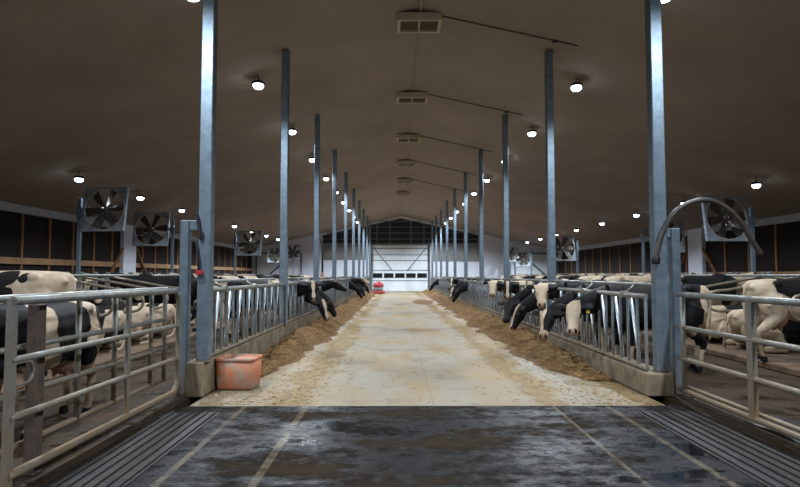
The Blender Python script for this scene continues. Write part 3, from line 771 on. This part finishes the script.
def cow_geometry(pose):
    poll, (yaw, pitch), drop = POSES[pose]
    mb = MB(); Sx, Sy, Sz = (1,0,0), (0,1,0), (0,0,1)
    tor = [(-.84,1.20,.10,.12,2), (-.80,1.19,.19,.19,2.2), (-.70,1.16,.245,.235,2.3), (-.52,1.13,.285,.275,2.4), (-.32,1.09,.30,.32,2.4), (-.08,1.05,.33,.365,2.3),
           (.18,1.02,.345,.385,2.3), (.42,1.04,.31,.37,2.2), (.60,1.08,.26,.34,2.2), (.74,1.11,.20,.28,2.1), (.83,1.12,.12,.19,2)]
    loft(mb, [((x,0,z+drop), Sy, Sz, w, h, e) for x, z, w, h, e in tor], 20)
    # withers, hip bones, tail head, brisket
    ball(mb, (.50,0,1.38+drop), .22,.10,.09)
    for s in (-1,1):
        ball(mb, (-.46,s*.225,1.32+drop), .09,.065,.07)
        ball(mb, (-.80,s*.12,1.26+drop), .06,.05,.06)
        ball(mb, (.52,s*.20,1.02+drop), .20,.10,.27)
        ball(mb, (-.55,s*.20,.98+drop), .22,.12,.26)
    ball(mb, (.68,0,.80+drop), .16,.12,.14)
    # neck
    A = Vector((.62,0,1.16+drop)); B = Vector(poll); mid = (A+B)/2+Vector((.05,0,-.02 if B.z > 1 else .06))
    rsn = []; 
    for i in range(8):
        t = i/7; p = A*(1-t)**2+mid*2*t*(1-t)+B*t*t; d = ((mid-A)*(1-t)+(B-mid)*t).normalized()
        sd = Vector(Sz).cross(d).normalized(); up = d.cross(sd)
        w = .19*(1-t)**1.6+.088; h = .27*(1-t)+.125*t
        rsn.append((p, sd, up, w, h, 2.1))
    loft(mb, rsn, 16)
    # head
    hx = Vector((math.cos(R(pitch))*math.cos(R(yaw)), math.cos(R(pitch))*math.sin(R(yaw)), math.sin(R(pitch))))
    sd = Vector(Sz).cross(hx).normalized(); up = hx.cross(sd)
    O = Vector(poll)
    hr = [(-.10,.07,.08,0), (-.04,.105,.115,0), (.04,.122,.13,-.005), (.12,.126,.135,-.012), (.20,.108,.125,-.018), (.29,.086,.098,-.012), (.37,.084,.082,-.008), (.43,.094,.080,-.008), (.485,.082,.066,-.012), (.515,.045,.036,-.012)]
    loft(mb, [(O+hx*s+up*o, sd, up, w, h, 2.25) for s, w, h, o in hr], 16)
    for s in (-1,1):
        e0 = O+hx*.0+sd*s*.10+up*.05
        out = (sd*s-hx*.05-up*.04).normalized(); tx = hx; ty = out.cross(tx).normalized()
        loft(mb, [(e0-out*.03, tx, ty, .035,.026,2), (e0+out*.04, tx, ty, .052,.025,2), (e0+out*.11, tx, ty, .074,.023,2), (e0+out*.17, tx, ty, .058,.019,2), (e0+out*.22, tx, ty, .024,.014,2)], 10)
        ball_c = O+hx*.14+sd*s*.108+up*.05; ball(mb, ball_c, .032,.02,.026)
    # legs
    if drop == 0:
        for s, q in ((-1, .05), (1, -.05)):
            chain(mb, [(.52,s*.19,.98),(.50,s*.19,.74),(.53+q,s*.17,.43),(.53+q,s*.165,.28),(.54+q,s*.165,.13),(.57+q,s*.165,.07)], [.13,.095,.058,.040,.042,.05])
            mb.lathe([(.062,0.0),(.058,.05),(.045,.09)], 10, (.575+q, s*.165, 0))
            chain(mb, [(-.56,s*.19,1.02),(-.46,s*.215,.80),(-.60-q,s*.19,.60),(-.74-q,s*.175,.47),(-.70-q,s*.17,.28),(-.68-q,s*.17,.13),(-.65-q,s*.17,.07)], [.20,.145,.085,.058,.042,.043,.05])
            mb.lathe([(.062,0.0),(.058,.05),(.045,.09)], 10, (-.645-q, s*.17, 0))
        ball(mb, (-.40,0,.70), .23,.17,.17)
        for sx, sy in ((-.32,.08),(-.32,-.08),(-.46,.08),(-.46,-.08)): chain(mb, [(sx,sy,.60),(sx,sy,.50)], [.028,.02])
        chain(mb, [(-.78,0,1.34),(-.87,0,1.28),(-.90,.01,1.05),(-.89,.02,.80),(-.88,.02,.62),(-.87,.02,.48)], [.045,.030,.022,.02,.035,.018])
    else:
        for s in (-1,1):
            chain(mb, [(.48,s*.2,.38),(.66,s*.24,.16),(.80,s*.24,.07),(.60,s*.26,.055),(.45,s*.27,.05)], [.14,.10,.06,.045,.05])
            chain(mb, [(-.50,s*.2,.36),(-.18,s*.33,.24),(-.20,s*.38,.10),(-.48,s*.40,.06),(-.20,s*.44,.055),(-.08,s*.45,.05)], [.20,.15,.09,.055,.04,.05])
        ball(mb, (-.05,0,.30), .55,.34,.28)
        chain(mb, [(-.78,0,.72),(-.88,0,.64),(-.93,.05,.35),(-.90,.15,.08),(-.75,.28,.045)], [.045,.03,.022,.03,.02])
    me = mb.mesh('cow_raw'); ob = bpy.data.objects.new('cow_raw', me); C.objects.link(ob)
    r = ob.modifiers.new('r', 'REMESH'); r.mode = 'VOXEL'; r.voxel_size = .019
    s_ = ob.modifiers.new('s', 'SMOOTH'); s_.factor = .5; s_.iterations = 3
    dg = bpy.context.evaluated_depsgraph_get(); dg.update()
    out = bpy.data.meshes.new_from_object(ob.evaluated_get(dg))
    bpy.data.objects.remove(ob); out.name = 'cow_'+pose
    for p in out.polygons: p.use_smooth = True
    return out, (O, hx, sd, up, drop)
GEO = {}
def geo(pose):
    if pose not in GEO: GEO[pose] = cow_geometry(pose)
    return GEO[pose]
# coats: list of black ellipsoids on the body (cx, cy|None for both flanks, cz, rx, ry, rz), base, face style
COATS = {
    'dark_face': dict(base=.75, holes=[(-.1,0,.60,.45,.4,.14), (-.80,0,1.0,.2,.4,.4)], face='ear', seed=21),
    'dark': dict(base=.75, holes=[(-.1,0,.60,.45,.4,.14), (-.86,0,.6,.12,.2,.25), (.35,0,1.42,.16,.3,.10)], face='blaze', seed=1),
    'dark_plain': dict(base=.75, holes=[(-.3,0,.58,.35,.4,.12), (.6,.3,.9,.2,.2,.1)], face='black', seed=2),
    'pied': dict(base=.25, blobs=[(.62,0,1.2,.42,.5,.42), (-.25,0,1.15,.36,.5,.40), (-.72,0,.85,.14,.5,.2)], face='white_face', seed=3),
    'pied_b': dict(base=.25, noise=.22, blobs=[(.85,0,1.12,.37,.8,.5), (-.06,0,1.12,.36,.8,.40), (-.72,.3,1.15,.11,.5,.17), (-.36,.3,.76,.13,.5,.13)], face='ear', seed=4),
    'white': dict(base=.22, noise=.22, blobs=[(-.11,.3,1.32,.17,.5,.12), (-.34,.3,1.31,.075,.5,.075), (.0,.3,1.18,.08,.5,.09), (-.09,.3,1.15,.07,.5,.08), (-.17,.3,1.11,.08,.5,.08), (.15,.3,1.2,.06,.5,.09), (.75,0,1.3,.25,.5,.2)], face='white_face', seed=5),
    'cream': dict(base=.22, blobs=[(1.0,0,1.15,.25,.4,.35), (-.2,-.3,1.0,.2,.2,.2)], face='ear', seed=6),
    'saddle': dict(base=.25, blobs=[(.15,0,1.28,.62,.6,.34), (.55,0,1.0,.2,.5,.3)], face='blaze', seed=9),
    'half': dict(base=.25, blobs=[(.35,0,1.15,.55,.6,.5), (-.45,.0,1.38,.13,.4,.13), (1.05,0,1.0,.45,.5,.5)], face='half', seed=11),
}
CM = {}
def coat_mesh(pose, coat):
    if (pose, coat) in CM: return CM[(pose, coat)]
    src, (O, hx, sd, up, drop) = geo(pose); me = src.copy(); me.name = 'cow_body'
    cfg = COATS[coat]; n = len(me.vertices); co = np.empty(n*3); me.vertices.foreach_get('co', co); co = co.reshape(-1,3)
    col = np.zeros((n,4)); col[:,3] = 1; sdv = cfg['seed']*7.3
    Ov, hxv, sv, uv = (np.array(v) for v in (O, hx, sd, up))
    q = co-Ov; qs, qx, qu = q@sv, q@hxv, q@uv
    for i in range(n):
        x, y, z = co[i]; z -= drop
        nz = noise.noise((x*2.6+sdv, y*2.6, z*2.6))*.9+.35*noise.noise((x*8, y*8+sdv, z*8))
        k = cfg['base']
        if 'blobs' in cfg:
            b = -9
            for cx, cy, c_z, rx, ry, rz in cfg['blobs']:
                dd = math.sqrt(((x-cx)/rx)**2+(((y-cy)/ry)**2 if cy else 0)+((z-c_z)/rz)**2); b = max(b, (1-dd))
            k = .5+(b+nz*cfg.get('noise',.32))*.6
        else:
            b = -9
            for cx, cy, c_z, rx, ry, rz in cfg['holes']:
                dd = math.sqrt(((x-cx)/rx)**2+(((y-cy)/ry)**2 if cy else 0)+((z-c_z)/rz)**2); b = max(b, (1-dd))
            k = .5-(b+nz*.3)*.6
        if drop == 0 and z < .55 and x < .75: k = min(k, .5-(.42-z+nz*.12)*2.0) if z < .60 else k
        if drop == 0 and z < .09: k = .9
        if x < -.80 and z < .66 and drop == 0: k = min(k, .2)
        ax, as_, au = qx[i], qs[i], qu[i]
        if ax > -.09 and abs(as_) < .3 and abs(au) < .2 and ax < .62 and (ax > .0 or abs(as_) > .1 or au > -.02):
            fs = cfg['face']; m_ = noise.noise((ax*6+sdv, as_*6, au*6))*.02
            if fs == 'black': k = .9
            elif fs == 'blaze': k = .5+(abs(as_)-.036-.022*max(0,(ax-.3))*6+m_)*9 if au > -.01 or ax > .42 else .9
            elif fs == 'white_face': k = .1
            elif fs == 'ear': k = .1 if abs(as_) < .105+m_ or ax > .2 else .9
            elif fs == 'half': k = .5+(as_*1.0+.01+m_*2)*9 if ax < .38 else .1
            if abs(as_) > .138 and ax < .12: k = .9
        if ax > .40 and abs(as_) < .2 and abs(au) < .2:
            col[i,1] = min(1, max(0,(ax-.45)/.04))*.8 if cfg['face'] not in ('black',) else 0
        if .455 < ax < .51 and .028 < abs(as_) < .066 and au > .005: col[i,1] = 0; k = .9
        if drop == 0 and (x+.4)**2/.06+y*y/.04+(z-.66)**2/.035 < 1 and z < .7: col[i,1] = .7; k = .2
        col[i,0] = min(1, max(0, k)); col[i,2] = max(0, min(.8, (.85-z)/.8+nz*.5)) if drop == 0 else max(0,min(.8,(.75-z)+nz*.4))
        if ax > -.05: col[i,2] *= .2
    at_ = me.color_attributes.new('coat', 'FLOAT_COLOR', 'POINT'); at_.data.foreach_set('color', col.ravel())
    me.materials.clear(); me.materials.append(M['coat']); CM[(pose, coat)] = me
    return me
EYE = MB(); ball(EYE, (0,0,0), .022,.02,.022); EYE = EYE.mesh('eye', M['eye'], True)
TAG = MB().box(-.004,.004,-.03,.03,-.06,.02,.002) if False else MB().box(-.006,.006,-.028,.028,-.06,.015)
TAG = TAG.mesh('ear_tag', M['yellow'])
def cow(pose, coat, x, y, heading, label, group=None, z=0, sc=1.0, tagged=False):
    me = coat_mesh(pose, coat); O, hx, sd, up, drop = geo(pose)[1]
    o = bpy.data.objects.new('cow', me); C.objects.link(o); tag(o, label, 'cow', group)
    o.location = (x, y, z); o.rotation_euler = (0,0,R(heading)); o.scale = (sc,)*3
    if y < 21:
        for s in (-1,1):
            e = bpy.data.objects.new('eye', EYE); C.objects.link(e); e.parent = o
            e.location = O+hx*.145+sd*s*.124+up*.052
        if tagged:
            e = bpy.data.objects.new('ear_tag', TAG); C.objects.link(e); e.parent = o
            e.location = O+sd*.22+up*.03+hx*.03; e.rotation_euler = (0,0,math.atan2(hx.y, hx.x))
    return o
GL, GR = 'cows feeding through the left rail', 'cows feeding through the right rail'
# left side: facing the lane (+x)
BXL = HL-.96; BXR = HR+.96
cow('look_right', 'dark', BXL, slot(14.9), 0, 'black cow with a white blaze looking at the camera through the left rail', GL, tagged=False)
cow('feed_right', 'dark', BXL-.02, slot(15.9), 0, 'black cow with white blaze, head down feeding just behind the left cow that looks out', GL)
cow('feed', 'dark_plain', BXL, slot(17.1), 0, 'all-black faced cow eating at the left rail behind the blazed ones', GL)
cow('ahead', 'dark', BXL+.02, slot(19.6), 0, 'black cow with a white-blazed face stretching its head over the lane from the left', GL)
for y, ps, ct, lab in ((30.5,'feed','dark_plain','nearest black cow of the far cluster at the left rail'), (32.3,'ahead','dark','blazed head in the middle of the far cluster at the left rail'),
                       (34.1,'feed_right','dark_plain','third black cow of the far cluster at the left rail'), (36.4,'ahead','half','part-white faced cow near the end of the far left cluster'), (38.8,'feed','dark','last cow of the far cluster at the left rail')):
    cow(ps, ct, BXL, slot(y), 0, lab, GL)
# right side: facing -x
cow('feed_left', 'half', BXR, slot(10.7), 180, 'black and white cow reaching its head lowest over the silage at the near right', GR)
cow('low_left', 'dark_face', BXR+.02, slot(9.5), 180, 'cream-white faced cow with a black ear, nearest upright head on the right', GR, tagged=True)
cow('look_left', 'pied', BXR, slot(11.85), 180, 'white-faced cow with black neck looking at the camera through the right rail', GR)
cow('feed', 'dark', BXR, slot(13.0), 180, 'black cow with a white mark feeding behind the white-faced right cow', GR)
cow('feed_left', 'dark_plain', BXR, slot(14.2), 180, 'black cow with a dark face feeding head down at the middle of the right rail', GR, tagged=True)
cow('look_left', 'saddle', BXR+.0, slot(15.4), 180, 'black cow with blaze looking out beside the mid right feeding cow', GR)
cow('look_left', 'white', BXR, slot(17.9), 180, 'pale-faced cow farther along the right rail, looking towards the camera', GR)
for y, ps, ct, lab in ((26.5,'feed','dark_plain','nearest black cow of the far group at the right rail'), (28.5,'feed_left','dark','second cow of the far group at the right rail'),
                       (30.8,'look_left','dark','upright blazed head of the far group at the right rail'), (44.5,'feed','dark_plain','lone farthest black cow at the right rail')):
    cow(ps, ct, BXR, slot(y), 180, lab, GR)
# behind the left gates
cow('stand', 'pied_b', -3.60, 6.0, -91, 'big black and white cow standing close behind the left gates', sc=.90)
cow('stand', 'white', -5.64, 8.5, 180, 'white cow with small black spots, rump to the aisle, in the nearest left stall', z=.12, sc=1.06)
# right foreground stall
cow('stand', 'saddle', 6.78, 9.8, 0, 'standing cow with black saddle and white rump in the nearest right stall', z=.12, sc=.97)
# loose cows behind the bars at right
cow('stand', 'dark', 4.75, 21.8, 95, 'black cow walking away in the right pen alley behind the rail', sc=1.0)
cow('stand', 'cream', 4.9, 35.8, -85, 'cream cow standing in the right pen alley farther back')
cow('stand', 'pied', -3.95, 24.0, 90, 'pied cow walking away along the left pen alley')
# stalls
st = {'left': (-4.85, -1, 7.89), 'right': (6.10, 1, 9.19)}
plan = {'left': {2:('lie','pied'), 3:('lie','saddle'), 4:('lie','half'), 5:('stand','dark_plain'), 7:('lie','pied_b'), 8:('stand','white'), 10:('stand','saddle'), 12:('stand','dark'), 14:('lie','cream'), 15:('stand','pied'), 18:('stand','dark_plain'), 21:('stand','white')},
        'right': {1:('lie','half'), 2:('lie','pied_b'), 3:('stand','saddle'), 4:('lie','dark'), 6:('stand','white'), 7:('stand','pied'), 8:('stand','cream'), 10:('stand','dark'), 11:('stand','white'), 13:('stand','pied'), 15:('stand','dark_plain'), 17:('stand','cream'), 20:('stand','pied_b')}}
DES = {'pied':'black and white pied','saddle':'black-saddled','half':'black-fronted white','dark_plain':'nearly all black','pied_b':'patchy black and white','white':'mostly white','dark':'black white-bellied','cream':'creamy white'}
for side, dct in plan.items():
    X, s, y0 = st[side]
    for k, (ps, ct) in dct.items():
        y = y0+1.22*(k+.5); off = 1.12 if ps == 'lie' else .95
        cow(ps, ct, X+s*off, y, 0 if s > 0 else 180, '%s cow %s in the %s inner stall on the %s' % (DES[ct], 'lying down' if ps == 'lie' else 'standing', ORD[k], side), 'cows in the %s inner stalls' % side, z=.12)
for side, X, s, y0, items in (('left', -9.33, 1, 7.89, {1:('stand','dark_plain'), 6:('stand','pied'), 9:('stand','dark'), 11:('stand','white'), 13:('stand','saddle')}),
                              ('right', 10.43, -1, 10.41, {4:('stand','saddle'), 8:('stand','pied'), 11:('stand','white')})):
    for k, (ps, ct) in items.items():
        cow(ps, ct, X+s*(1.12 if ps == 'lie' else .95), y0+1.22*(k+.5), 0 if s > 0 else 180, '%s cow %s in the %s outer stall on the %s' % (DES[ct], 'lying down' if ps == 'lie' else 'standing', ORD[k], side), 'cows in the %s outer stalls' % side, z=.12)

# ------------------------------------------------------------------ camera, world
cam = bpy.data.objects.new('camera', bpy.data.cameras.new('camera')); C.objects.link(cam)
cam.location = (0, 0, CAMH); cam.data.sensor_width = 36; cam.data.lens = 36*F/800
cam.rotation_euler = (R(90)+math.atan(31.5/F), 0, -math.atan(4/F)); cam.data.clip_end = 200
bpy.context.scene.camera = cam
w = bpy.data.worlds.new('night'); bpy.context.scene.world = w; w.use_nodes = True
w.node_tree.nodes['Background'].inputs[0].default_value = (.01,.012,.02,1); w.node_tree.nodes['Background'].inputs[1].default_value = .3
vs = bpy.context.scene.view_settings
vs.view_transform = 'Standard'; vs.look = 'None'; vs.gamma = 1; vs.exposure = 0.0
